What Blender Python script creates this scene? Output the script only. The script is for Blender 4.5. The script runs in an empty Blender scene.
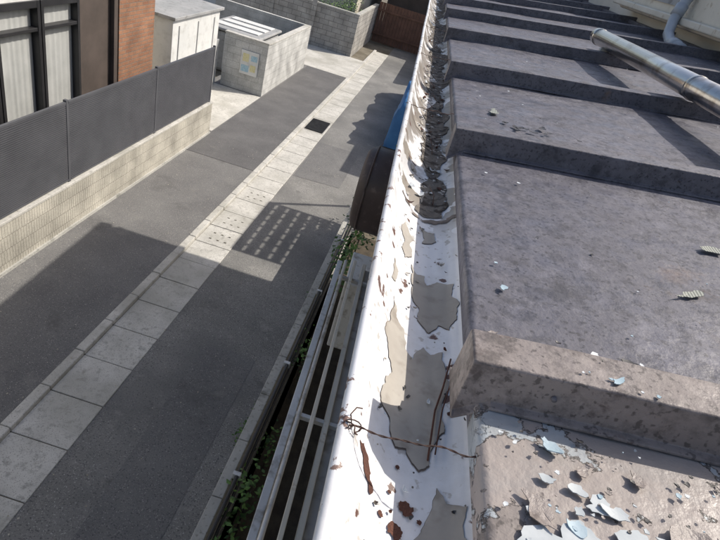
import bpy, bmesh, math, random
from mathutils import Vector, Matrix, noise
random.seed(7)
sc=bpy.context.scene
# ---------------------------------------------------------------- materials
def nmat(name, c1, c2, scale=5, rough=.7, bump=.0, bscale=None, detail=6, lo=.35, hi=.65, c3=None, s3=40, t3=(.6,.66), metal=0, spec=.5):
    m=bpy.data.materials.new(name); m.use_nodes=True
    nt=m.node_tree; N=nt.nodes; L=nt.links; b=N['Principled BSDF']
    g=N.new('ShaderNodeNewGeometry')
    def nz(sc_,d=detail):
        n=N.new('ShaderNodeTexNoise'); n.inputs['Scale'].default_value=sc_; n.inputs['Detail'].default_value=d
        n.inputs['Roughness'].default_value=.62
        L.new(g.outputs['Position'],n.inputs['Vector']); return n
    n=nz(scale); r=N.new('ShaderNodeMapRange'); r.inputs[1].default_value=lo; r.inputs[2].default_value=hi
    L.new(n.outputs['Fac'],r.inputs[0])
    mx=N.new('ShaderNodeMix'); mx.data_type='RGBA'; mx.inputs[6].default_value=(*c1,1); mx.inputs[7].default_value=(*c2,1)
    L.new(r.outputs[0],mx.inputs[0]); out=mx.outputs[2]
    if c3:
        n3=nz(s3,3); r3=N.new('ShaderNodeMapRange'); r3.inputs[1].default_value=t3[0]; r3.inputs[2].default_value=t3[1]
        L.new(n3.outputs['Fac'],r3.inputs[0])
        m3=N.new('ShaderNodeMix'); m3.data_type='RGBA'; m3.inputs[7].default_value=(*c3,1)
        L.new(r3.outputs[0],m3.inputs[0]); L.new(out,m3.inputs[6]); out=m3.outputs[2]
    L.new(out,b.inputs['Base Color'])
    b.inputs['Roughness'].default_value=rough; b.inputs['Metallic'].default_value=metal
    b.inputs['Specular IOR Level'].default_value=spec
    if bump:
        nb=nz(bscale or scale*6,4); bp=N.new('ShaderNodeBump'); bp.inputs['Strength'].default_value=bump; bp.inputs['Distance'].default_value=.01
        L.new(nb.outputs['Fac'],bp.inputs['Height']); L.new(bp.outputs['Normal'],b.inputs['Normal'])
    return m
def add_layer(m, color, scale, t0, t1, ygate=None, detail=4, relief=0, strength=1, nrough=.5, distort=0, off=0):
    nt=m.node_tree; N=nt.nodes; L=nt.links; b=N['Principled BSDF']
    src=b.inputs['Base Color'].links[0].from_socket
    g=N.new('ShaderNodeNewGeometry')
    n=N.new('ShaderNodeTexNoise'); n.inputs['Detail'].default_value=detail; n.inputs['Roughness'].default_value=nrough; o=n.outputs['Fac']
    n.inputs['Distortion'].default_value=distort
    n.inputs['Scale'].default_value=scale
    av=N.new('ShaderNodeVectorMath'); av.operation='ADD'; av.inputs[1].default_value=(off,off*1.7,off*.3)
    L.new(g.outputs['Position'],av.inputs[0]); L.new(av.outputs[0],n.inputs['Vector'])
    r=N.new('ShaderNodeMapRange'); r.inputs[1].default_value=t0; r.inputs[2].default_value=t1; r.inputs[4].default_value=strength
    L.new(o,r.inputs[0]); fac=r.outputs[0]
    if ygate:
        sx=N.new('ShaderNodeSeparateXYZ'); L.new(g.outputs['Position'],sx.inputs[0])
        r2=N.new('ShaderNodeMapRange'); r2.inputs[1].default_value=ygate[0]; r2.inputs[2].default_value=ygate[1]
        L.new(sx.outputs['Y'],r2.inputs[0])
        mm=N.new('ShaderNodeMath'); mm.operation='MULTIPLY'; L.new(fac,mm.inputs[0]); L.new(r2.outputs[0],mm.inputs[1]); fac=mm.outputs[0]
    mx=N.new('ShaderNodeMix'); mx.data_type='RGBA'; mx.inputs[7].default_value=(*color,1)
    L.new(fac,mx.inputs[0]); L.new(src,mx.inputs[6]); L.new(mx.outputs[2],b.inputs['Base Color'])
    if relief:
        bp=N.new('ShaderNodeBump'); bp.inputs['Strength'].default_value=1; bp.inputs['Distance'].default_value=abs(relief); bp.invert=relief<0
        L.new(fac,bp.inputs['Height'])
        if b.inputs['Normal'].links: L.new(b.inputs['Normal'].links[0].from_socket,bp.inputs['Normal'])
        L.new(bp.outputs['Normal'],b.inputs['Normal'])
    return m

def brick(name,c1,c2,mort,bw,bh,ms,rough=.8):
    m=bpy.data.materials.new(name); m.use_nodes=True
    nt=m.node_tree; N=nt.nodes; L=nt.links; b=N['Principled BSDF']
    g=N.new('ShaderNodeNewGeometry'); s=N.new('ShaderNodeSeparateXYZ'); L.new(g.outputs['Position'],s.inputs[0])
    ad=N.new('ShaderNodeMath'); ad.operation='ADD'; L.new(s.outputs['X'],ad.inputs[0]); L.new(s.outputs['Y'],ad.inputs[1])
    c=N.new('ShaderNodeCombineXYZ'); L.new(ad.outputs[0],c.inputs[0]); L.new(s.outputs['Z'],c.inputs[1])
    t=N.new('ShaderNodeTexBrick'); L.new(c.outputs[0],t.inputs['Vector'])
    t.inputs['Color1'].default_value=(*c1,1); t.inputs['Color2'].default_value=(*c2,1); t.inputs['Mortar'].default_value=(*mort,1)
    t.inputs['Scale'].default_value=1; t.inputs['Brick Width'].default_value=bw; t.inputs['Row Height'].default_value=bh; t.inputs['Mortar Size'].default_value=ms
    def mul(src,scale,a,b_,d=8):
        n=N.new('ShaderNodeTexNoise'); n.inputs['Scale'].default_value=scale; n.inputs['Detail'].default_value=d; L.new(g.outputs['Position'],n.inputs['Vector'])
        r=N.new('ShaderNodeMapRange'); r.inputs[1].default_value=.3; r.inputs[2].default_value=.7; r.inputs[3].default_value=a; r.inputs[4].default_value=b_
        L.new(n.outputs['Fac'],r.inputs[0])
        v=N.new('ShaderNodeVectorMath'); v.operation='SCALE'; L.new(src,v.inputs[0]); L.new(r.outputs[0],v.inputs['Scale']); return v.outputs[0]
    o=mul(t.outputs['Color'],2,.6,1.15); o=mul(o,45,.85,1.15,3)
    L.new(o,b.inputs['Base Color']); b.inputs['Roughness'].default_value=rough
    bp=N.new('ShaderNodeBump'); bp.inputs['Strength'].default_value=.6; bp.inputs['Distance'].default_value=.01; bp.invert=True
    L.new(t.outputs['Fac'],bp.inputs['Height']); L.new(bp.outputs['Normal'],b.inputs['Normal'])
    return m

M={}
M['earth']=nmat('earth',(.10,.085,.06),(.2,.18,.14),1.5,.95,.5,20)
M['asph']=nmat('asphalt_old',(.175,.172,.163),(.25,.244,.232),.8,.9,.5,160,c3=(.50,.49,.46),s3=75,t3=(.60,.68))
add_layer(M['asph'],(.09,.09,.092),60,.56,.66)
add_layer(M['asph'],(.12,.12,.12),.55,.47,.67,detail=9,strength=.8,off=3)
add_layer(M['asph'],(.35,.34,.315),3.5,.58,.72,detail=10,nrough=.72,strength=.6,off=9)
add_layer(M['asph'],(.10,.098,.095),1.6,.60,.68,detail=10,nrough=.7,strength=.6,off=17)
M['asph2']=nmat('asphalt_new',(.135,.133,.133),(.18,.178,.174),1.1,.9,.5,160,c3=(.38,.37,.35),s3=80,t3=(.60,.68))
add_layer(M['asph2'],(.08,.08,.085),70,.57,.67)
add_layer(M['asph2'],(.23,.225,.21),2.5,.56,.72,detail=10,nrough=.72,strength=.6,off=5)
add_layer(M['asph2'],(.09,.088,.086),1.3,.58,.68,detail=10,nrough=.7,strength=.6,off=17)
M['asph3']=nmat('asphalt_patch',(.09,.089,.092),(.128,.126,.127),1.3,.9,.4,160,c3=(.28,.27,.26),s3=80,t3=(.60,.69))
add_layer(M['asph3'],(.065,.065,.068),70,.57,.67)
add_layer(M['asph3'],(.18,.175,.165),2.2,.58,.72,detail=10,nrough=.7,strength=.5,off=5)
M['conc']=nmat('concrete_kerb',(.45,.44,.405),(.59,.575,.535),2.2,.9,.3,60,c3=(.33,.32,.295),s3=14,t3=(.54,.72))
add_layer(M['conc'],(.28,.27,.25),90,.57,.67)
add_layer(M['conc'],(.34,.33,.29),1.2,.48,.66,detail=8,strength=.7,off=4)
add_layer(M['conc'],(.24,.225,.19),5,.60,.70,detail=10,nrough=.7,strength=.6,off=14)
M['joint']=nmat('joint_dirt',(.09,.085,.07),(.14,.13,.1),8,.95)
M['concwall']=nmat('concrete_wall',(.36,.355,.33),(.50,.49,.455),2.5,.9,.3,40,c3=(.22,.22,.2),s3=5,t3=(.55,.7))
add_layer(M['concwall'],(.2,.2,.17),30,.58,.68,detail=8,strength=.7)
M['block']=brick('block_wall_mat',(.40,.38,.35),(.34,.33,.31),(.2,.19,.18),.4,.2,.01)
M['blockl']=brick('block_wall_light',(.56,.56,.54),(.51,.51,.49),(.4,.4,.38),.4,.2,.006)
M['tilewall']=brick('ribbed_tile_wall',(.50,.475,.41),(.45,.43,.37),(.30,.28,.24),.05,.19,.005)
M['brick']=brick('brown_brick',(.34,.17,.095),(.27,.125,.07),(.22,.17,.13),.23,.075,.008)
M['brown']=nmat('brown_wall',(.06,.047,.04),(.09,.07,.06),2,.8)
M['cream']=nmat('cream_siding',(.56,.52,.43),(.66,.61,.52),1.5,.8,.1,60)
M['creamm']=nmat('cream_metal',(.60,.56,.47),(.70,.65,.55),4,.45,c3=(.42,.34,.24),s3=14,t3=(.60,.72))
M['white']=nmat('white_panel',(.60,.61,.60),(.70,.70,.68),1.5,.7,c3=(.48,.48,.46),s3=4,t3=(.5,.75))
M['grey']=nmat('grey_panel',(.28,.29,.29),(.38,.38,.38),2,.6,c3=(.2,.2,.19),s3=9,t3=(.55,.7))
M['dkmetal']=nmat('dark_fence_metal',(.07,.073,.083),(.09,.093,.105),3,.45)
M['blackmetal']=nmat('black_frame',(.018,.018,.02),(.03,.03,.032),3,.4)
M['curtain']=nmat('curtain',(.34,.35,.34),(.42,.43,.42),2,.9)
M['alu']=nmat('aluminium',(.50,.50,.49),(.62,.62,.61),6,.45,metal=.3,c3=(.27,.25,.22),s3=12,t3=(.52,.70))
M['steel']=nmat('stainless_steel',(.60,.57,.53),(.72,.69,.64),3,.24,metal=1,bump=.12,bscale=15,c3=(.36,.3,.24),s3=12,t3=(.52,.72))
M['pvc']=nmat('grey_pipe',(.33,.36,.40),(.42,.45,.48),4,.4)
M['hood']=nmat('brown_hood',(.055,.04,.038),(.085,.062,.058),5,.5,c3=(.13,.1,.09),s3=20,t3=(.58,.72))
M['blue']=nmat('blue_tarp',(.03,.13,.32),(.05,.19,.42),2,.6)
M['rust']=nmat('rust',(.07,.028,.02),(.13,.05,.03),30,.85,.5,200)
M['wire']=nmat('rusty_wire',(.05,.03,.024),(.11,.055,.04),60,.75)
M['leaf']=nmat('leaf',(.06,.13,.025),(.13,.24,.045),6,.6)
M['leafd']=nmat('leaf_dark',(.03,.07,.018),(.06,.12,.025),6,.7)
M['wood']=nmat('brown_gate',(.12,.06,.04),(.18,.09,.06),3,.7)
M['grate']=nmat('grate_steel',(.05,.05,.052),(.09,.09,.09),8,.5,metal=.5)
M['rooftile']=nmat('roof_tile',(.1,.1,.12),(.16,.16,.18),3,.6)

def roofpaint(name,c1,c2,peel=0,stain=.7):
    sc_=lambda c,k:tuple(min(1,x*k) for x in c)
    m=nmat(name,c1,c2,2.6,.5,.25,45,lo=.32,hi=.68,detail=10)
    add_layer(m,sc_(c1,.6),34,.49,.64,detail=6,nrough=.7,strength=.85,off=2)
    add_layer(m,sc_(c1,.45),130,.58,.66,detail=2,strength=.85,off=5)
    add_layer(m,sc_(c2,1.45),16,.54,.70,detail=10,nrough=.75,strength=.75,off=8)
    add_layer(m,sc_(c1,.5),8,.55,.61,detail=10,nrough=.74,strength=.7,off=13)
    add_layer(m,sc_(c2,1.6),5,.58,.65,detail=12,nrough=.78,strength=.5,off=55)
    add_layer(m,(.19,.12,.08),5,.62,.72,detail=10,nrough=.7,strength=stain,off=21)
    if peel:
        add_layer(m,sc_(c2,1.2),7,.49,.498,detail=8,nrough=.62,relief=.002,off=31)
        add_layer(m,(.11,.10,.095),9,.535,.542,detail=9,nrough=.64,relief=-.003,off=40)
        add_layer(m,(.38,.41,.43),9,.55,.556,detail=9,nrough=.64,off=40)
        add_layer(m,(.28,.27,.265),11,.52,.6,detail=9,nrough=.64,off=47,strength=.3)
    N=m.node_tree.nodes; L=m.node_tree.links
    n=N.new('ShaderNodeTexNoise'); n.inputs['Scale'].default_value=18; n.inputs['Detail'].default_value=8
    gg=N.new('ShaderNodeNewGeometry'); L.new(gg.outputs['Position'],n.inputs['Vector'])
    r=N.new('ShaderNodeMapRange'); r.inputs[1].default_value=.35; r.inputs[2].default_value=.65; r.inputs[3].default_value=.4; r.inputs[4].default_value=.72
    L.new(n.outputs['Fac'],r.inputs[0]); L.new(r.outputs[0],N['Principled BSDF'].inputs['Roughness'])
    return m
M['roof']=roofpaint('roof_paint_purple',(.098,.095,.116),(.142,.138,.160),stain=.4)
M['roofn']=roofpaint('roof_paint_near',(.205,.176,.162),(.275,.24,.222),1)  # near sheets: lighter, pinker base colour, plus peeling
M['batt']=roofpaint('batten_paint_purple',(.10,.095,.11),(.14,.133,.148))
M['battn']=roofpaint('batten_paint_near',(.19,.16,.15),(.26,.225,.21),stain=1)  # near battens: lighter, pinker base colour
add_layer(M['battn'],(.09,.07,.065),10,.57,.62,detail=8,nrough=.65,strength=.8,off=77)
M['under']=nmat('undercoat',(.40,.44,.46),(.55,.58,.59),25,.6)
M['flw']=nmat('flake_white',(.58,.62,.64),(.72,.74,.75),20,.6)
M['flb']=nmat('flake_blue',(.28,.40,.47),(.42,.52,.58),20,.6)
M['flp']=nmat('flake_pink',(.25,.212,.195),(.33,.288,.265),20,.5,bump=.3,bscale=90,c3=(.17,.14,.125),s3=40,t3=(.5,.65))
M['fld']=nmat('flake_dark',(.03,.03,.032),(.07,.065,.065),20,.5)
m=nmat('ribbed_fragment',(.22,.23,.2),(.3,.31,.28),20,.5); N=m.node_tree.nodes; L=m.node_tree.links
w=N.new('ShaderNodeTexWave'); w.inputs['Scale'].default_value=62; w.inputs['Distortion'].default_value=.3; gg=N.new('ShaderNodeNewGeometry'); L.new(gg.outputs['Position'],w.inputs['Vector'])
mx=N.new('ShaderNodeMix'); mx.data_type='RGBA'; mx.inputs[6].default_value=(.11,.12,.10,1); mx.inputs[7].default_value=(.42,.43,.37,1)
L.new(w.outputs['Fac'],mx.inputs[0]); L.new(mx.outputs[2],N['Principled BSDF'].inputs['Base Color']); M['rib']=m
m=nmat('gutter_white_paint',(.72,.73,.75),(.80,.80,.81),4,.42,.08,25)
add_layer(m,(.58,.57,.555),12,.54,.73,detail=9,nrough=.7,strength=.7)
add_layer(m,(.42,.39,.35),2.6,.50,.78,detail=10,nrough=.72,strength=.75,off=3)
add_layer(m,(.38,.35,.31),60,.62,.67,detail=4,strength=.7,off=6)
add_layer(m,(.28,.25,.215),13,.545,.548,ygate=(.95,1.1),detail=8,off=7)
add_layer(m,(.20,.175,.15),6,.45,.50,ygate=(1.1,1.5),detail=9,nrough=.65,off=27,strength=.9)
add_layer(m,(.12,.06,.045),24,.65,.67,detail=6)
M['gut']=m
M['gpatch']=nmat('bare_gutter',(.32,.292,.255),(.41,.378,.33),9,.6,.1,30,c3=(.24,.21,.175),s3=25,t3=(.52,.72))
M['gshade_seam']=nmat('edge_shade_seam',(.13,.105,.09),(.22,.18,.15),30,.7)  # dark brown for the seam and for shade lines painted along peel edges
m=nmat('gutter_lip_paint',(.70,.71,.73),(.78,.78,.79),6,.4,.1,40)
add_layer(m,(.17,.10,.08),32,.57,.59,detail=8,nrough=.7)
add_layer(m,(.47,.44,.40),8,.48,.68,detail=8,strength=.65,off=4); M['lip']=m
m=nmat('gutter_sediment',(.13,.115,.10),(.21,.19,.165),18,.95,.8,90)
add_layer(m,(.055,.045,.038),40,.50,.60,detail=6)
add_layer(m,(.5,.48,.45),55,.63,.66,detail=6,off=5); M['sed']=m

# ---------------------------------------------------------------- helpers
def link(ob,parent=None):
    bpy.context.collection.objects.link(ob)
    if parent: ob.parent=parent
    return ob
def empty(name):
    e=bpy.data.objects.new(name,None); return link(e)
def mesh(name,vs,fs,mat,parent=None,smooth=False,midx=None):
    me=bpy.data.meshes.new(name); me.from_pydata([tuple(v) for v in vs],[],fs)
    for mm in (mat if isinstance(mat,list) else [mat]): me.materials.append(mm)
    if midx:
        for p,i in zip(me.polygons,midx): p.material_index=i
    if smooth:
        for p in me.polygons: p.use_smooth=True
    me.update(); return link(bpy.data.objects.new(name,me),parent)
def fixn(ob):
    bm=bmesh.new(); bm.from_mesh(ob.data); bmesh.ops.recalc_face_normals(bm,faces=bm.faces); bm.to_mesh(ob.data); bm.free()
def bev(ob,w=.01,seg=2):
    md=ob.modifiers.new('b','BEVEL'); md.width=w; md.segments=seg; md.limit_method='ANGLE'; return ob
def box(name,x0,x1,y0,y1,z0,z1,mat,parent=None,b=0):
    vs=[(x,y,z) for z in (z0,z1) for y in (y0,y1) for x in (x0,x1)]
    fs=[(0,2,3,1),(4,5,7,6),(0,1,5,4),(2,6,7,3),(0,4,6,2),(1,3,7,5)]
    ob=mesh(name,vs,fs,mat,parent)
    if b: bev(ob,b)
    return ob
def boxes(name,lst,mat,parent=None,b=0):
    vs=[];fs=[]
    for (x0,x1,y0,y1,z0,z1) in lst:
        o=len(vs); vs+=[(x,y,z) for z in (z0,z1) for y in (y0,y1) for x in (x0,x1)]
        fs+=[tuple(o+i for i in f) for f in [(0,2,3,1),(4,5,7,6),(0,1,5,4),(2,6,7,3),(0,4,6,2),(1,3,7,5)]]
    ob=mesh(name,vs,fs,mat,parent)
    if b: bev(ob,b)
    return ob
def tube(name,pts,r,mat,parent=None,n=14,cap=True):
    pts=[Vector(p) for p in pts]; vs=[];fs=[]
    up=Vector((0,0,1))
    for i,p in enumerate(pts):
        d=(pts[min(i+1,len(pts)-1)]-pts[max(i-1,0)]).normalized()
        a=d.cross(up); 
        if a.length<.05: a=d.cross(Vector((0,1,0)))
        a.normalize(); c=d.cross(a).normalized()
        rr=r[i] if isinstance(r,list) else r
        for k in range(n):
            t=2*math.pi*k/n; vs.append(p+a*math.cos(t)*rr+c*math.sin(t)*rr)
    for i in range(len(pts)-1):
        for k in range(n):
            fs.append((i*n+k,i*n+(k+1)%n,(i+1)*n+(k+1)%n,(i+1)*n+k))
    if cap: fs+=[tuple(range(n-1,-1,-1)),tuple((len(pts)-1)*n+k for k in range(n))]
    ob=mesh(name,vs,fs,mat,parent,smooth=True); fixn(ob)
    return ob

# ---------------------------------------------------------------- ground
box('ground',-150,150,-150,150,-.5,-.0,M['earth'])
XW=-4.53
def sheet(name,x0,x1,y0,y1,z,mat,parent=None):
    return mesh(name,[(x0,y0,z),(x1,y0,z),(x1,y1,z),(x0,y1,z)],[(0,1,2,3)],mat,parent)
sheet('road',-2.3,-.5,-30,60,.004,M['asph'])
mesh('road_patch',[(-1.72,-5,.008),(-1.02,-5,.008),(-1.05,5.1,.008),(-1.4,5.15,.008),(-1.74,5.08,.008)],[(0,1,2,3,4)],M['asph2'])
mesh('road_patch',[(-2.25,10.9,.008),(-1.2,11.0,.008),(-1.18,13.4,.008),(-2.27,13.35,.008)],[(0,1,2,3)],M['asph2'])
sheet('road_far_side',-.5,3,9.5,60,.004,M['asph'])
box('pavement',XW-1.6,-3.0,-30,24,-.1,.055,M['asph2'])
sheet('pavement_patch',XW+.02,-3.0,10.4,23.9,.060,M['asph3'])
sheet('side_lane',-12,-3.0,20.4,24,.064,M['conc'])
sheet('entrance_apron',-7.5,XW+.0,11.75,15.2,.064,M['conc'])
kb=empty('kerb'); L1=[];L2=[]
y=-6+.12; r3=random.Random(3)
while y<27:
    j=lambda a=.004:r3.uniform(-a,a)
    L1.append((-3.0,-2.885+j(.003),y+.004,y+.596,-.1,.075+j())); L2.append((-2.883,-2.29+j(),y+.005,y+.595,-.1,.018+j(.0025))); y+=.6
boxes('kerb_blocks',L1,M['conc'],kb,.012); boxes('drain_channel_slabs',L2,M['conc'],kb,.008)
box('joint_bed',-2.99,-2.3,-6,27,-.1,.008,M['joint'],kb)
gr=empty('drain_grate'); bars=[( -2.84,-2.36,14.0+i*.04,14.015+i*.04,.026,.038) for i in range(25)]
boxes('bars',bars,M['grate'],gr); box('pit',-2.86,-2.34,13.98,15.0,.0215,.0235,M['blackmetal'],gr)
cv=empty('drain_cover')
for jx,yy in enumerate((7.32,7.92,9.12)):
    hs=[]
    for a in range(3):
        for c in range(2): hs.append((-2.72+a*.13,-2.68+a*.13,yy+.16+c*.2,yy+.18+c*.2,.021,.0235))
    boxes('slots_%d'%jx,hs,M['joint'],cv)
# ---------------------------------------------------------------- left boundary wall + louvre fence
w=empty('boundary_wall')
box('wall_body',XW-.12,XW,-6,11.62,0,.76,M['tilewall'],w)
box('wall_cap',XW-.13,XW+.012,-6,11.64,.76,.80,M['conc'],w,.006)
box('wall_foot',XW-.002,XW+.025,-6,11.62,.05,.10,M['concwall'],w)
f=empty('louvre_fence'); posts=[];sl=[];ends=[11.55,9.08,6.6,4.12,1.64,-.84,-3.3]
for p in ends: posts.append((XW-.085,XW-.035,p-.025,p+.025,.80,2.02))
for a in range(len(ends)-1):
    y1,y0=ends[a]-.03,ends[a+1]+.03
    z=.86
    while z<1.96:
        sl.append((XW-.05,XW-.04,y0,y1,z,z+.018)); z+=.027
    sl.append((XW-.07,XW-.035,y0,y1,1.965,1.995)); sl.append((XW-.07,XW-.035,y0,y1,.825,.85))
    sl.append((XW-.068,XW-.062,y0,y1,.85,1.965))
boxes('posts',posts,M['dkmetal'],f,.004); boxes('louvres',sl,M['dkmetal'],f)
# ---------------------------------------------------------------- left building
hb=empty('brick_house'); X0=-5.8
box('wall_core',-13,X0-.12,-6,11.15,0,6.2,M['cream'],hb)
box('wall_under_window',X0-.12,X0,-2,8.76,0,.5,M['brown'],hb)
box('wall_lintel',X0-.12,X0,-2,8.76,2.85,6.2,M['white'],hb)
box('wall_dark_strip',X0-.12,X0+.01,8.76,9.9,0,6.2,M['brown'],hb)
box('brick_strip',X0-.12,X0+.03,9.9,11.2,0,6.2,M['brick'],hb)
box('gable_side',-13,X0-.1,11.15,11.2,0,6.2,M['cream'],hb)
fr=[]
for y0,y1 in ((7.82,8.74),(6.9,7.80),(5.95,6.88),(4.9,5.9),(3.9,4.88)):
    fr+=[(X0-.1,X0+.03,y0,y0+.06,.5,2.85),(X0-.1,X0+.03,y1-.06,y1,.5,2.85),(X0-.1,X0+.028,y0+.06,y1-.06,.5,.58),(X0-.1,X0+.028,y0+.06,y1-.06,2.75,2.85),(X0-.09,X0+.02,y0+.06,y1-.06,2.42,2.47)]
    vs=[];fs=[];n=60
    for i in range(n+1):
        yy=y0+.06+(y1-y0-.12)*i/n; xx=X0-.09+.003*math.sin(i*.7+y0)+.003*noise.noise(Vector((i*.3,y0,0)))
        vs+=[(xx,yy,.58),(xx,yy,2.75)]
        if i: fs.append((2*i-2,2*i,2*i+1,2*i-1))
    mesh('curtain',vs,fs,M['curtain'],hb,smooth=True)
boxes('window_frames',fr,M['blackmetal'],hb,.004)
boxes('downpipe',[(X0+.03,X0+.1,9.62,9.7,0,6)],M['brown'],hb,.01)
box('eaves',-13.4,X0+.5,-6.4,11.6,6.2,6.4,M['rooftile'],hb)
sh=empty('storage_shed')
box('body',-7.4,-5.75,12.0,14.6,0,2.15,M['white'],sh,.01); box('roof',-7.5,-5.68,11.95,14.7,2.15,2.22,M['grey'],sh,.01)
boxes('door_frame',[(-5.75,-5.735,12.3,12.33,.1,2.0),(-5.75,-5.735,13.3,13.33,.1,2.0),(-5.75,-5.735,14.25,14.28,.1,2.0)],M['grey'],sh)
ac=empty('utility_cabinet'); box('case',-6.6,-5.9,14.75,15.15,.1,1.3,M['grey'],ac,.02); box('door',-6.5,-6.0,14.735,14.75,.2,1.2,M['white'],ac,.01)
ge=empty('block_wall'); 
box('front_wall',-5.8,-4.55,15.3,15.45,0,1.5,M['blockl'],ge); box('side_wall',-4.70,-4.553,15.45,19.8,0,1.48,M['blockl'],ge)
box('coping',-5.82,-4.53,15.28,15.47,1.5,1.54,M['conc'],ge,.006); box('coping_side',-4.72,-4.535,15.47,19.82,1.48,1.52,M['conc'],ge,.006)
box('back_wall',-8,-4.55,19.8,19.95,0,1.5,M['blockl'],ge)
ub=empty('garden_store'); box('body',-6.9,-5.25,16.6,18.7,0,1.2,M['grey'],ub,.12); box('lid',-6.95,-5.2,16.55,18.75,1.21,1.3,M['grey'],ub,.05)
boxes('ribs',[(-6.9+i*.3,-6.87+i*.3,16.57,16.59,.1,1.15) for i in range(6)],M['white'],ub)
boxes('shelf',[(-6.8+i*.02,-5.4,16.9+i*.62,17.3+i*.62,1.301,1.33) for i in range(3)],M['white'],ub,.01)
nb=empty('notice_board'); box('board',-5.28,-4.76,15.262,15.298,.55,1.2,M['white'],nb,.005)
boxes('blue_print',[(-5.24,-5.02,15.257,15.2615,.62,.80),(-4.98,-4.8,15.257,15.2615,.95,1.1)],nmat('poster_blue',(.25,.42,.55),(.45,.6,.65),30),nb)
boxes('yellow_print',[(-5.22,-5.04,15.257,15.2615,.9,1.12),(-4.98,-4.82,15.257,15.2615,.66,.84)],nmat('poster_yellow',(.6,.55,.25),(.7,.66,.45),30),nb)
bw=empty('block_wall'); 
box('front',-9,-3.6,24.0,24.15,0,1.7,M['block'],bw); box('side',-3.75,-3.6,24.15,29.4,0,1.7,M['block'],bw)
boxes('coping',[(-9,-3.58,23.98,24.17,1.7,1.75),(-3.77,-3.58,24.17,29.4,1.7,1.75)],M['concwall'],bw)
boxes('piers',[(-3.6-1.8*i-.2,-3.6-1.8*i,23.93,23.999,0,1.8) for i in range(1,3)],M['block'],bw)
wh=empty('white_house'); box('walls',-14,-7.2,25.4,33,0,6,M['white'],wh); box('roof',-14.3,-6.9,25,33.4,6,6.3,M['rooftile'],wh)
boxes('window_frames',[(-8.6,-7.8,25.34,25.4,1,2.3),(-11,-9.6,25.34,25.4,1,2.3)],M['blackmetal'],wh)
bh=empty('beige_house'); box('walls',-6.8,-4.3,27,36,0,6,M['cream'],bh); box('roof',-7,-4,26.7,36.4,6,6.3,M['rooftile'],bh)
gt=empty('timber_gate'); 
boxes('boards',[(-3.55+i*.16,-3.40+i*.16,29.4,29.44,.05,1.9) for i in range(22)],M['wood'],gt,.005)
boxes('rails',[(-3.6,-.0,29.35,29.398,.4,.5),(-3.6,-.0,29.35,29.398,1.5,1.6)],M['wood'],gt)
bd=empty('brown_house'); box('walls',-3.4,4,31,38,0,6,M['brown'],bd); box('roof',-3.7,4.3,30.7,38.3,6,6.2,M['rooftile'],bd)
bw2=empty('block_wall'); box('body',0.0,.15,23,29.3,0,1.6,M['block'],bw2); box('coping',-.02,.17,23,29.3,1.6,1.65,M['concwall'],bw2)

def leaves(name,blobs,size,count,mats,parent=None):
    vs=[];fs=[];mi=[]
    for (cx,cy,cz,rx,ry,rz) in blobs:
        for _ in range(count):
            v=Vector((random.gauss(0,.5),random.gauss(0,.5),random.gauss(0,.5)))
            if v.length>1.1: v*=1.1/v.length
            k=noise.noise(Vector((cx+v.x*2,cy+v.y*2,cz+v.z*2))*1.7)
            if k<-.15 and random.random()<.8: continue
            c=Vector((cx+v.x*rx,cy+v.y*ry,cz+v.z*rz))
            d=Vector((random.uniform(-1,1),random.uniform(-1,1),random.uniform(-.6,.4))).normalized()
            s=d.cross(Vector((random.uniform(-.4,.4),random.uniform(-.4,.4),1))).normalized()
            l=size*random.uniform(.6,1.3); nrm=d.cross(s)
            o=len(vs); vs+=[c,c+d*l*.5+s*l*.28+nrm*l*.05,c+d*l,c+d*l*.5-s*l*.28+nrm*l*.05]
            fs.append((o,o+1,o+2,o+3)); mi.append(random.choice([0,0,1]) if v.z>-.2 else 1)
    return mesh(name,vs,fs,mats,parent,midx=mi)
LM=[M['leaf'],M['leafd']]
def bush(name,blobs,size,count):
    e=empty(name); leaves('foliage',blobs,size,count,LM,e)
    for i,(cx,cy,cz,rx,ry,rz) in enumerate(blobs):
        tube('stem_%d'%i,[(cx,cy,max(0,cz-rz*1.6)),(cx+.02,cy,cz-rz*.3),(cx+.04,cy+.02,cz+rz*.3)],[.012,.008,.003],M['brown'],e,6)
    return e
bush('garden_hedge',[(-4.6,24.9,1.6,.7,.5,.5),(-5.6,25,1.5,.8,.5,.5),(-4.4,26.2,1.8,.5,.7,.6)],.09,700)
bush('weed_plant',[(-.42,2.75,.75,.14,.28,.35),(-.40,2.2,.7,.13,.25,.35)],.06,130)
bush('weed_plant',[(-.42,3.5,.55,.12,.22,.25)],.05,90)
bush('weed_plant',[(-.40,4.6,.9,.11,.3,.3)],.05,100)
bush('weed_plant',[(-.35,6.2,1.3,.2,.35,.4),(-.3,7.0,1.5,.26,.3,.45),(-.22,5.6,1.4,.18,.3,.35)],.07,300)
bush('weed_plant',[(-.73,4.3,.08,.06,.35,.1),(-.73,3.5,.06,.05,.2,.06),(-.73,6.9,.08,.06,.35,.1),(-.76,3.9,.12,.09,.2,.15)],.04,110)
bush('shrub',[(-.1,9.6,.9,.35,.4,.8)],.09,500)
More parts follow.
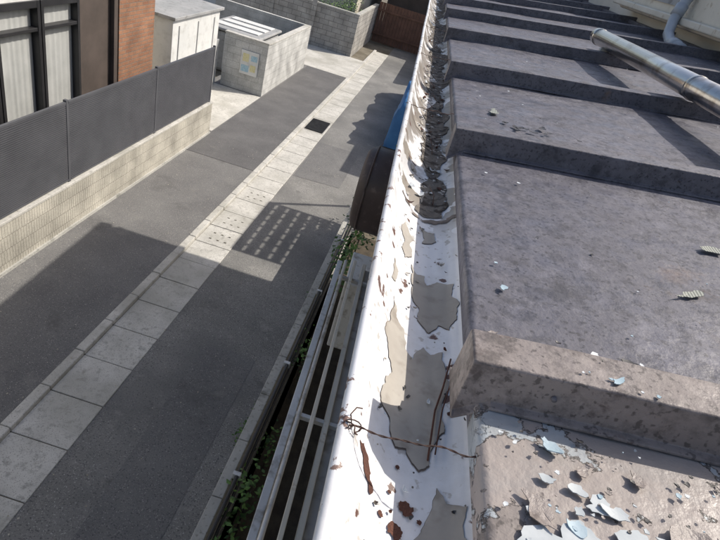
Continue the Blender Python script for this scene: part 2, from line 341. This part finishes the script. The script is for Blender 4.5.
# ---------------------------------------------------------------- right property wall
rw=empty('boundary_wall')
box('wall_body',-.655,-.575,-4,9.2,0,.86,M['concwall'],rw)
L=[];y=-4
while y<9.1: L.append((-.662,-.568,y+.004,min(y+.596,9.2),.86,.89)); y+=.6
boxes('coping',L,M['concwall'],rw,.006)
rl=empty('wall_railing'); tube('rail',[(-.53,-4,.93),(-.53,9.1,.93)],.018,M['blackmetal'],rl,8); tube('rail_low',[(-.52,-4,.7),(-.52,9.1,.7)],.014,M['blackmetal'],rl,8)
for i in range(9): boxes('clip_%d'%i,[(-.57,-.50,-3+i*1.45,-2.96+i*1.45,.885,.95)],M['alu'],rl,.005)
sheet('yard_soil',-.56,.5,-4,9.2,.004,nmat('yard_soil',(.045,.035,.025),(.08,.065,.045),6,.95,.6,40))
# ---------------------------------------------------------------- our house
G=Vector((-.05,1,0)); K=-.03; P=Vector((1,K,.13)); R0=Vector((.18,0,4.6)); YE=9.35
def R(s,q,dz=0): return R0+G*s+P*q+Vector((0,0,dz))
hs=empty('house')
def skewbox(name,x0,x1,y0,y1,z0,z1,mat,parent,b=0):
    ob=box(name,x0,x1,y0,y1,z0,z1,mat,parent,b)
    for v in ob.data.vertices: v.co.x-= .05*v.co.y
    return ob
skewbox('ground_floor_walls',.55,6.5,-4,7.9,0,4.45,M['cream'],hs)
skewbox('eave_soffit',.24,.55,-4,YE,4.45,4.50,M['creamm'],hs)
skewbox('fascia_board',.205,.24,-4,YE,4.42,4.575,M['brown'],hs)
skewbox('gable_soffit',.55,2.0,7.9,YE,4.45,4.55,M['creamm'],hs)
skewbox('balcony_parapet',2.0,2.12,-4,YE,4.5,5.32,M['cream'],hs)
skewbox('parapet_cap',1.97,2.15,-4,YE,5.32,5.36,M['creamm'],hs,.01)
skewbox('balcony_floor',2.12,6.5,-4,YE,4.5,4.8,M['grey'],hs)
skewbox('upper_walls',4.4,8.5,-4,YE-.5,4.8,7.3,M['cream'],hs)
skewbox('upper_roof',4.2,9,-4.3,YE,7.3,7.4,M['rooftile'],hs)
skewbox('wall_base_flashing',1.93,2.0,-4,YE,4.7,4.86,M['batt'],hs)
skewbox('panel_box',1.86,1.998,3.9,6.3,4.93,5.3,M['creamm'],hs,.02)
skewbox('panel_sill',1.80,1.858,3.85,6.35,4.95,5.0,M['creamm'],hs,.01)
skewbox('panel_post',1.82,1.858,4.75,4.83,5.0,5.28,M['creamm'],hs,.008)
skewbox('panel_gap',1.845,1.858,4.86,6.2,5.06,5.25,M['grey'],hs)

SB=[-1.3,-.43,.455,1.30,2.17,3.12,4.12,5.1,6.1,7.1,8.1,YE]
def panel(s0,s1,matn):
    ns=max(6,int((s1-s0)/.03)); q1=1.95; nq=70; vs=[];fs=[]
    for j in range(nq+4):
        for i in range(ns+1):
            s=s0+(s1-s0)*i/ns
            if j==0: v=R(s,.004,-.042)
            elif j==1: v=R(s,-.002,-.006)
            elif j==2: v=R(s,.003,0)
            else:
                q=.008+(q1-.008)*(j-3)/nq
                a=noise.noise(Vector((s*2.3,q*2.3,3)))*.006+noise.noise(Vector((s*7,q*7,8)))*.002
                v=R(s,q,a*min(1,q*8))
            vs.append(v)
    for j in range(nq+3):
        for i in range(ns):
            a=j*(ns+1)+i; fs.append((a,a+1,a+ns+2,a+ns+1))
    return mesh('roof_sheet',vs,fs,matn,hs,smooth=True)
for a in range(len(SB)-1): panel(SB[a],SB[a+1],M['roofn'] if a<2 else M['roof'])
def batten(s,near):
    W=.062;Hh=.054
    prof=[(-.010,0.001),(-.010,.004),(-.001,.006),(.002,Hh-.002),(.004,Hh),(W-.004,Hh),(W-.002,Hh-.002),(W+.001,.006),(W+.010,.004),(W+.010,.001)]
    nq=60; vs=[];fs=[]
    qs=[-.022]+[ -.020+(1.95+.02)*i/nq for i in range(nq+1)]
    for k,q in enumerate(qs):
        for (ds,dz) in prof:
            dd=dz-(.002 if k==0 and dz>.03 else 0)
            w_=noise.noise(Vector((s*5,q*3,ds*9)))*.0025
            h_=noise.noise(Vector((s*3,q*4.5,2)))*.002
            low=-.024 if (q<-.003 and dz<.03) else 0
            vs.append(R(s+ds+w_,q,dd+low+h_))
    n=len(prof)
    for k in range(len(qs)-1):
        for i in range(n-1): fs.append((k*n+i,k*n+i+1,(k+1)*n+i+1,(k+1)*n+i))
    fs.append(tuple(range(n)))
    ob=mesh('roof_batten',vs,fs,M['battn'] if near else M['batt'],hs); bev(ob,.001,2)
    fixn(ob)
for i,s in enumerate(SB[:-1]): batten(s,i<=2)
for s in SB[2:6]:
    for q in (.07,.5,.95,1.4):
        p=R(s-.0,q,.030); tube('nail',[p+Vector((0,.002,0)),p+Vector((0,-.003,0))],.0032,M['batt'],hs,8)

# gutter ----------------------------------------------------------------
gu=empty('roof_gutter')
prof=[(.205,-.012),(.2,-.032),(.193,-.05),(.175,-.064),(.15,-.072),(.125,-.072),(.1,-.064),(.08,-.050),(.066,-.034),(.056,-.018),(.050,-.006),(.047,0)]
def gz(q):
    for (a,za),(b_,zb) in zip(prof[:-1],prof[1:]):
        if b_<=q<=a: return zb+(za-zb)*(q-b_)/(a-b_)
    return 0
GZ=4.588
def warp(s,q):
    wob=noise.noise(Vector((s*1.3,q*2,0)))*.003*(1 if q<.1 else .3)
    dent=.0035*noise.noise(Vector((s*4,q*4,2)))*max(0,min(1,(q-.05)/.03))
    return wob,dent+.0012*noise.noise(Vector((s*8,q*14,5)))
def GP(s,q,dz=0):
    a,b_=warp(s,q)
    return Vector((q-.05*s+a,s,GZ+gz(q)+dz+b_))
vs=[];fs=[];ns=700;s0,s1=-1.2,YE+.05
pp=[]
for i in range(len(prof)-1):
    for k in range(3):
        t=k/3; pp.append(prof[i][0]*(1-t)+prof[i+1][0]*t)
pp.append(prof[-1][0])
for i in range(ns+1):
    s=s0+(s1-s0)*i/ns
    for q in pp: vs.append(GP(s,q))
n=len(pp)
for i in range(ns):
    for k in range(n-1): fs.append((i*n+k,(i+1)*n+k,(i+1)*n+k+1,i*n+k+1))
ob=mesh('trough',vs,fs,M['gut'],gu,smooth=True); fixn(ob)
md=ob.modifiers.new('s','SOLIDIFY'); md.thickness=.002; md.offset=0
pts=[]
for i in range(400):
    s=s0+(s1-s0)*i/399; wob=noise.noise(Vector((s*1.3,.047*2,0)))*.003
    pts.append((.041-.05*s+wob,s,GZ-.002+.001*noise.noise(Vector((s*6,0,0)))))
tube('lip',pts,.007,M['lip'],gu,10)
vs=[];fs=[]
for i,(x,y,z) in enumerate(pts):
    vs+=[(x-.004,y,z-.003),(x+.002,y,z-.05),(x+.022,y,z-.075)]
    if i: 
        o=3*i; fs+=[(o-3,o,o+1,o-2),(o-2,o+1,o+2,o-1)]
mesh('outer_face',vs,fs,M['lip'],gu,smooth=True)

def jag(poly,it=3,amp=.16,seed=0):
    rnd=random.Random(seed)
    for _ in range(it):
        out=[]
        for i,a in enumerate(poly):
            b_=poly[(i+1)%len(poly)]; dx=b_[0]-a[0]; dy=b_[1]-a[1]; k=rnd.uniform(-amp,amp); t=rnd.uniform(.3,.7)
            out+=[a,(a[0]+dx*t-dy*k,a[1]+dy*t+dx*k)]
        poly=out
    return poly
def gpatch(name,poly,mat,dz=.002,seed=0,scale=1,it=3,amp=.16):
    poly=jag(poly,it,amp,seed)
    cx=sum(p[0] for p in poly)/len(poly); cy=sum(p[1] for p in poly)/len(poly)
    poly=[(cx+(x-cx)*scale,cy+(y-cy)*scale) for x,y in poly]
    bm=bmesh.new(); v=[bm.verts.new((x,y,0)) for x,y in poly]
    es=[bm.edges.new((v[i],v[(i+1)%len(v)])) for i in range(len(v))]
    bmesh.ops.triangle_fill(bm,edges=es,use_beauty=True)
    for q in [.05+.006*i for i in range(27)]:
        bmesh.ops.bisect_plane(bm,geom=bm.verts[:]+bm.edges[:]+bm.faces[:],plane_co=(0,q,0),plane_no=(0,1,0))
    sm=min(x.co.x for x in bm.verts); sM=max(x.co.x for x in bm.verts); st=sm+.015
    while st<sM:
        bmesh.ops.bisect_plane(bm,geom=bm.verts[:]+bm.edges[:]+bm.faces[:],plane_co=(st,0,0),plane_no=(1,0,0)); st+=.015 if sM-sm<1 else .05
    for x in bm.verts:
        s,q=x.co.x,min(.2,max(.05,x.co.y)); x.co=GP(s,q,dz)
    bmesh.ops.recalc_face_normals(bm,faces=bm.faces)
    for fc in bm.faces:
        if fc.normal.z<0: fc.normal_flip()
    me=bpy.data.meshes.new(name); bm.to_mesh(me); bm.free(); me.materials.append(mat)
    for p_ in me.polygons: p_.use_smooth=True
    link(bpy.data.objects.new(name,me),gu)
def peel(poly,seed,it=3,amp=.10):
    gpatch('peel_edge_shade',poly,M['gshade_seam'],.0018,seed,1.018,it,amp); gpatch('peeled_paint_patch',poly,M['gpatch'],.0028,seed,1,it,amp)  # dark rim under each patch stands in for shade at the paint edge
peel([(.70,.083),(.655,.092),(.642,.107),(.60,.112),(.588,.124),(.622,.139),(.610,.150),(.618,.166),(.566,.170),(.548,.178),(.492,.164),(.47,.168),(.42,.152),(.408,.140),(.432,.124),(.426,.110),(.462,.098),(.474,.083),(.52,.086),(.535,.094),(.575,.084),(.60,.075),(.63,.082)],1)
peel([(.835,.110),(.812,.121),(.818,.136),(.79,.140),(.808,.158),(.80,.184),(.765,.180),(.74,.190),(.695,.186),(.672,.176),(.682,.160),(.660,.146),(.684,.128),(.715,.130),(.728,.118),(.77,.116)],2)
peel([(.39,.160),(.372,.170),(.368,.188),(.335,.184),(.31,.191),(.25,.176),(.25,.145),(.30,.146),(.325,.138),(.35,.150)],3)
peel([(.965,.088),(.93,.108),(.90,.102),(.86,.109),(.84,.096),(.862,.086),(.90,.091),(.92,.082)],4)
peel([(1.0,.12),(.985,.138),(.99,.152),(.955,.156),(.935,.128),(.96,.130)],5)
peel([(.80,.075),(.775,.086),(.74,.083),(.735,.074)],6)
peel([(.56,.180),(.545,.190),(.50,.187),(.515,.178)],7)
for i,(a,q,r_) in enumerate([(.355,.128,.009),(.325,.118,.009),(.30,.13,.006),(.335,.10,.004),(.50,.175,.004),(.40,.115,.003),(.29,.105,.004),(.27,.12,.003),(.24,.13,.006),(.365,.108,.0025),(.345,.142,.003)]):
    gpatch('rust_spot',[(a+r_*math.cos(t),q+r_*1.0*math.sin(t)) for t in [k*1.05 for k in range(6)]],M['rust'],.003,20+i,1,3,.3)
gpatch('rust_streak',[(.385,.062),(.36,.075),(.345,.084),(.352,.088),(.372,.08),(.39,.068)],M['rust'],.003,40,1,3,.15)
gpatch('rust_seam',[(1.07,.07),(1.035,.10),(1.025,.13),(1.035,.165),(1.055,.195),(1.068,.195),(1.047,.165),(1.036,.13),(1.048,.10),(1.08,.072)],M['gshade_seam'],.003,41,1,3,.25)
gpatch('sediment',[(1.06,.105),(1.05,.13),(1.06,.165),(1.2,.172),(1.3,.155),(1.42,.178),(1.6,.165),(1.7,.185),(2.0,.17),(2.3,.185),(2.6,.165),(3.0,.185),(3.5,.175),(4.2,.185),(5,.18),(7,.18),(7,.11),(5,.1),(4.2,.12),(3.6,.10),(3.2,.12),(2.8,.1),(2.5,.12),(2.2,.10),(1.95,.125),(1.8,.10),(1.65,.12),(1.5,.10),(1.35,.125),(1.2,.115)],M['sed'],.0034,42,1,4,.12)
for i in range(40):
    s=1.1+i*.11+random.uniform(0,.1); q=random.uniform(.065,.18); r_=random.uniform(.010,.03)
    peel([(s+r_*1.6*math.cos(t)*random.uniform(.5,1.2),q+r_*.7*math.sin(t)*random.uniform(.5,1.1)) for t in [k*.9 for k in range(7)]],60+i,2)
def strew(name,pos,sizes,mats,parent,rnd):
    V=[];F=[];FI=[]
    for p,sz in zip(pos,sizes):
        a=rnd.uniform(0,6.28); ca,sa=math.cos(a),math.sin(a); n=rnd.randint(5,8); cu=rnd.uniform(-.35,.35); o=len(V); el=rnd.uniform(1,2.4)
        tx,ty=rnd.uniform(-.2,.2),rnd.uniform(-.2,.2); mi=rnd.randrange(len(mats))
        V.append(Vector(p)+Vector((0,0,.0015)))
        for k in range(n):
            t=2*math.pi*(k+rnd.uniform(-.35,.35))/n; x=sz*el*math.cos(t)*rnd.uniform(.6,1.1); y=sz*math.sin(t)*rnd.uniform(.6,1.1)
            V.append(Vector(p)+Vector((x*ca-y*sa,x*sa+y*ca,.002+abs(cu*x*x/sz)+max(0,tx*x+ty*y))))
        for k in range(n): F.append((o,o+1+k,o+1+(k+1)%n)); FI.append(mi)
    ob=mesh(name,V,F,mats,parent,midx=FI); md=ob.modifiers.new('s','SOLIDIFY'); md.thickness=.0007
rg=random.Random(11); pos=[];sz=[]
for _ in range(260):
    s=1.05+abs(rg.gauss(0,2.2)); q=rg.uniform(.085,.175)
    if s>8: continue
    pos.append(GP(s,q,.003)); sz.append(rg.choice([rg.uniform(.0015,.004),rg.uniform(.0015,.004),rg.uniform(.003,.007)])*(1+.1*s))
for _ in range(50): pos.append(GP(rg.uniform(.2,1.0),rg.uniform(.08,.19),.003)); sz.append(rg.uniform(.0008,.0028))
strew('gutter_flakes',pos,sz,[M['flw'],M['fld'],M['gpatch'],M['sed'],M['rust'],M['fld']],gu,rg)
for i in range(16):
    s=1.15+i*.22+rg.uniform(-.1,.1); q=rg.uniform(.09,.15)
    tube('twig',[GP(s,q,.006),GP(s+.04,q+rg.uniform(-.01,.02),.012),GP(s+.09,q+rg.uniform(-.02,.03),.008)],.0011,M['wire'],gu,5)

wt=empty('wire_tie')
def wirepts(a,b_,ph,amp=.0006,n=200,sag=.004,f=.22):
    o=[]
    for i in range(n):
        t=i/(n-1); p=Vector(a).lerp(Vector(b_),t); w_=i*f+ph
        nn=noise.noise(Vector((t*6,0,3)))*.005
        o.append(p+Vector((0,math.cos(w_)*amp+nn,math.sin(w_)*amp-sag*math.sin(math.pi*t)+nn*.6)))
    return o
A=(.024,.372,GZ+.003);B=(.192,.392,GZ+.006)
tube('strand_a',wirepts(A,B,0),.0006,M['wire'],wt,6); tube('strand_b',wirepts(A,B,3.1),.0006,M['wire'],wt,6)
kn=[(.03+.008*math.cos(t)+.003*math.sin(t*2.3),.373+.005*math.sin(t*1.3),GZ-.001+.009*math.sin(t)) for t in [k*.35 for k in range(50)]]
tube('knot',kn,.0007,M['wire'],wt,6)
tube('tail',[(.03,.372,GZ+.006),(.026,.380,GZ+.012),(.030,.388,GZ+.015),(.036,.392,GZ+.012)],.0007,M['wire'],wt,6)
tube('tail_down',[(.031,.37,GZ+.007),(.022,.365,GZ-.005),(.024,.362,GZ-.03),(.03,.356,GZ-.06)],.0007,M['wire'],wt,6)
hg=empty('gutter_hanger')
tube('rod_a',[GP(.60,.176,.006),GP(.54,.165,.007),GP(.50,.156,.006),GP(.42,.148,.009)],.0012,M['rust'],hg,6)
tube('rod_b',[GP(.585,.182,.006),GP(.50,.164,.008),GP(.43,.156,.009)],.0009,M['rust'],hg,6)
for j,s in enumerate((1.62,2.5,3.4,4.3,5.3)):
    tube('far_wire_%d'%j,wirepts((.03-.05*s,s,GZ+.003),(.19-.05*s,s+.03,GZ+.006),0,.001),.001,M['wire'],hg,6)

# ---------------------------------------------------------------- flakes on roof
fl=empty('paint_flakes')
FM=[M['flw'],M['flb'],M['flp'],M['fld'],M['rib'],M['under']]
V=[];F=[];FI=[]
def flake(s,q,size,mi,ang=None,el=1.0,curl=.3,lift=.002,n=7,zb=0,it=1):
    ang=random.uniform(0,6.28) if ang is None else ang
    ca,sa=math.cos(ang),math.sin(ang); poly=[]
    for k in range(n):
        t=2*math.pi*(k+random.uniform(-.3,.3))/n; rr=size*random.uniform(.5,1.1)
        poly.append((rr*el*math.cos(t),rr*math.sin(t)/el**.5))
    poly=jag(poly,it,.26,random.randint(0,9999))
    ux,uy=random.uniform(-1,1),random.uniform(-1,1)
    def P_(x,y):
        e=max(0,(x*ux+y*uy)/max(size,.001))
        z=lift+zb+curl*((x*x*.4+y*y*.15)/max(size,.001)+size*.5*e*e)
        return R(s+x*ca-y*sa,q+x*sa+y*ca,z)
    o=len(V); V.append(P_(0,0)); m_=len(poly); R_=(.35,.7,1)
    for f_ in R_:
        for x,y in poly: V.append(P_(x*f_,y*f_))
    for k in range(m_):
        F.append((o,o+1+k,o+1+(k+1)%m_)); FI.append(mi)
        for a in range(len(R_)-1):
            F.append((o+1+a*m_+k,o+1+(a+1)*m_+k,o+1+(a+1)*m_+(k+1)%m_,o+1+a*m_+(k+1)%m_)); FI.append(mi)
for _ in range(70):
    s=random.uniform(.1,.40); q=random.uniform(.03,.48); flake(s,q,random.uniform(.003,.011),random.choice([0,1,5,5,2]),el=random.uniform(1,1.6),curl=random.uniform(.1,.45),lift=.0045,n=8)
for _ in range(34):
    s=random.uniform(.1,.36); q=random.uniform(.03,.48); flake(s,q,random.uniform(.009,.026),5,el=random.uniform(1,1.7),curl=0.02,lift=.0042,it=2,n=6)
for _ in range(52):
    s=random.uniform(.1,.36); q=random.uniform(.03,.48); flake(s,q,random.uniform(.008,.028),2,el=random.uniform(1,1.8),curl=random.uniform(.05,.45),lift=.0048,it=2,n=6)
for _ in range(60):
    s=random.uniform(-.2,.40); q=random.uniform(.45,1.2); flake(s,q,random.uniform(.005,.022),random.choice([2,2,5,0]),el=random.uniform(1,1.8),curl=random.uniform(.05,.4),lift=.005,it=2,n=6)
for _ in range(380):
    s=random.uniform(.08,.44); q=random.uniform(.01,.6); flake(s,q,random.uniform(.001,.0042),random.choice([0,1,2,2,3,3,5]),curl=.3,lift=.005,n=5)
for a in range(2,8):
    for _ in range(38):
        s=SB[a]+.08+abs(random.gauss(0,.03)); q=random.uniform(0,1.6); flake(s,q,random.uniform(.002,.008)*(1+.1*a),random.choice([0,1,3,2,2]),el=1.4,curl=.3,lift=.005)
    for _ in range(60):
        s=random.uniform(SB[a]+.1,SB[a+1]-.03); q=random.uniform(.02,1.5); flake(s,q,random.uniform(.0012,.005),random.choice([0,1,0,3,2]),curl=.3,lift=.005)
for (s,q,z_,an,el) in [(.60,.335,.017,.2,1.9),(.80,.35,.017,1.1,2.1),(.99,.46,.018,1.3,2.0),(1.72,.12,.020,.1,1.8),(.78,.46,.013,.9,1.7)]:
    flake(s,q,z_,4,ang=an,el=el,curl=.1,lift=.006,n=6,it=1)
for _ in range(12): flake(1.58+random.gauss(0,.02),.22+random.gauss(0,.05),random.uniform(.006,.014),3,el=1.5,curl=.3,lift=.006)
flake(.70,.05,.009,1,curl=.2,lift=.005); flake(.475,.13,.007,1,lift=.057,el=1.7,curl=.1); flake(.41,.07,.010,1,curl=.4,el=1.6,lift=.005)
for _ in range(34):
    flake(.46+random.uniform(0,.05),random.uniform(.03,1),random.uniform(.001,.0035),random.choice([0,1,2,3]),lift=.057,curl=.2)
ob=mesh('flakes',V,F,FM,fl,midx=FI)
md=ob.modifiers.new('s','SOLIDIFY'); md.thickness=.0008

# ---------------------------------------------------------------- flue pipe on roof
fp=empty('flue_pipe')
a=Vector((.955,1.2,4.82)); b_=Vector((.80,3.4,4.80))
tube('barrel',[a,a.lerp(b_,.5),b_],.041,M['steel'],fp,28)
for t in (.42,.98): 
    c=a.lerp(b_,t); d=(b_-a).normalized(); tube('band',[c-d*.008,c+d*.008],.0435,M['steel'],fp,28)
for t in (.2,.9):
    c=a.lerp(b_,t); boxes('stand',[(c.x-.03,c.x+.03,c.y-.012,c.y+.012,c.z-.15,c.z-.036)],M['alu'],fp,.004)
wp=empty('drain_pipe')
tube('elbow',[(1.50,4.1,4.83),(1.50,4.35,4.84),(1.51,4.5,4.88),(1.53,4.6,4.97),(1.56,4.64,5.1),(1.6,4.66,5.2),(1.66,4.66,5.27),(1.8,4.66,5.29)],.036,M['pvc'],wp,16)
tube('collar',[(1.535,4.61,5.0),(1.553,4.635,5.07)],.043,M['pvc'],wp,16)
tube('collar2',[(1.50,4.2,4.832),(1.50,4.3,4.838)],.043,M['pvc'],wp,16)

# ---------------------------------------------------------------- lower awning / rails and vent hood
aw=empty('window_awning')
skewbox('panel',.12,.56,-1,3.1,3.05,3.075,M['grey'],aw)
tube('rail_0',[(.02,-1,3.1),(-.17,3.1,3.1)],.011,M['alu'],aw,10)
skewbox('rail_1',.035,.055,-1,3.1,3.10,3.13,M['creamm'],aw,.003)
skewbox('front_frame',-.07,-.035,-1,3.12,3.0,3.08,M['alu'],aw,.004)
skewbox('front_frame2',.10,.125,-1,3.12,3.05,3.11,M['creamm'],aw,.004)
skewbox('front_frame3',.16,.20,-1,3.0,3.18,3.21,M['hood'],aw,.004)
for k in range(4): skewbox('cross_%d'%k,-.035,.56,-.7+k*1.2,-.68+k*1.2,3.076,3.10,M['alu'],aw)
skewbox('gusset_box',.02,.3,3.15,3.6,2.3,2.9,M['alu'],aw,.01)
vh=empty('vent_hood')
cy,cz,r_=3.22,3.66,.215
vs=[];fs=[];n=32
prof2=[(-.21,.0),(-.235,.55),(-.232,.8),(-.215,.93),(-.18,1.0),(-.1,1.0),(.25,1.0),(.5,1.0)]
for (x,k) in prof2:
    for i in range(n):
        t=2*math.pi*i/n; yy=math.cos(t)*r_*k; zz=math.sin(t)*r_*k
        if zz<0: zz=max(zz*1.7,-.33)
        vs.append((x,cy+yy,cz+zz))
for j in range(len(prof2)-1):
    for i in range(n): fs.append((j*n+i,j*n+(i+1)%n,(j+1)*n+(i+1)%n,(j+1)*n+i))
ob=mesh('shell',vs,fs,M['hood'],vh,smooth=True); fixn(ob)
tube('rim',[(-.175,cy+math.cos(2*math.pi*i/32)*(r_+.004),cz+max(-.333,(math.sin(2*math.pi*i/32)*(r_+.004))*(1.7 if math.sin(2*math.pi*i/32)<0 else 1))) for i in range(33)],.006,M['hood'],vh,6)

# ---------------------------------------------------------------- unseen slotted screen, added to throw dashed sunlight on the road
ca=empty('light_slot_screen')
x0,x1,y0,y1,zc=.75,2.35,9.40,11.35,3.6
lst=[];nc=7;nr=8
cw=(x1-x0)/nc; rh=(y1-y0)/nr
for i in range(nc): lst.append((x0+i*cw,x0+i*cw+cw-.06,y0,y1,zc,zc+.02))
for j in range(nr+1): lst.append((x0,x1,y0+j*rh-.03,y0+j*rh+.03,zc-.021,zc-.001))
boxes('slats',lst,M['grey'],ca); boxes('posts',[(x0,x0+.06,y1-.06,y1,0,zc-.022),(x1-.06,x1,y1-.06,y1,0,zc-.022)],M['alu'],ca)
bt=empty('blue_tarp')
vs=[];fs=[];nx,ny=30,70
for j in range(ny+1):
    for i in range(nx+1):
        u=i/nx; v=j/ny; x=-.70+1.6*u; y=14.5+6.5*v
        e=min(u,1-u)*1.6; e2=min(v,1-v)*6.5; h_=1.35*min(1,(min(e,e2)/.16))**.5
        h_+= .16*noise.noise(Vector((x*2.5,y*1.9,0)))*(1 if h_>.3 else 0)+.03*noise.noise(Vector((x*9,y*8,0)))
        x+=.09*noise.noise(Vector((y*3,h_*2,4))); vs.append((x,y,max(.03,h_)))
for j in range(ny):
    for i in range(nx):
        a_=j*(nx+1)+i; fs.append((a_,a_+1,a_+nx+2,a_+nx+1))
mesh('sheet',vs,fs,M['blue'],bt,smooth=True); boxes('stack',[(-.4,.7,14.9,20.6,0,.95)],M['wood'],bt)
nh=empty('neighbour_house'); box('walls',1.5,7,14,21,0,3.0,M['cream'],nh); box('roof',1.3,7.3,13.7,21.3,3.0,3.2,M['rooftile'],nh)

V=[];F=[]
for _ in range(320):
    x=random.choice([random.uniform(-3.3,-2.9),random.uniform(-2.3,-.7),random.uniform(-4.5,-3),random.gauss(-2.3,.05)]); y=random.uniform(2,14); z=.066 if x<-2.9 else .022
    if -3.01<x<-2.88: z=.083
    s=random.uniform(.004,.012); a=random.uniform(0,6)
    o=len(V)
    for k in range(4): V.append((x+s*math.cos(a+k*1.57)*(1 if k%2 else .5),y+s*math.sin(a+k*1.57),z+random.uniform(0,.006)))
    F.append((o,o+1,o+2,o+3))
mesh('road_litter',V,F,nmat('litter',(.3,.27,.2),(.5,.47,.4),3,.9))

# ---------------------------------------------------------------- light
S=Vector((.85,.55,1)).normalized()
sun=bpy.data.lights.new('sun','SUN'); sun.energy=4.7; sun.angle=math.radians(.5); sun.color=(1,.93,.83)
so=link(bpy.data.objects.new('sun',sun)); so.rotation_euler=S.to_track_quat('Z','Y').to_euler()
wd=bpy.data.worlds.new('World'); sc.world=wd; wd.use_nodes=True; nt=wd.node_tree
sky=nt.nodes.new('ShaderNodeTexSky'); sky.sky_type='NISHITA'; sky.sun_disc=False
sky.sun_elevation=math.asin(S.z); sky.sun_rotation=math.atan2(S.x,S.y); sky.dust_density=3; sky.air_density=1
bg=nt.nodes['Background']; nt.links.new(sky.outputs[0],bg.inputs[0]); bg.inputs[1].default_value=.15
# ---------------------------------------------------------------- camera
r=Vector((.951,.176,.252)).normalized(); F_=Vector((-.017,.848,-.529)).normalized()
r=(r-F_*r.dot(F_)).normalized(); up=r.cross(F_)
if up.z<0: up=-up
mw=Matrix((( r.x,up.x,-F_.x,0),(r.y,up.y,-F_.y,0),(r.z,up.z,-F_.z,5),(0,0,0,1)))
cam=bpy.data.cameras.new('camera'); cam.sensor_width=36; cam.lens=27; cam.clip_start=.02; cam.clip_end=600
co=link(bpy.data.objects.new('camera',cam)); co.matrix_world=mw; sc.camera=co
sc.view_settings.view_transform='Standard'; sc.view_settings.look='None'; sc.view_settings.exposure=0
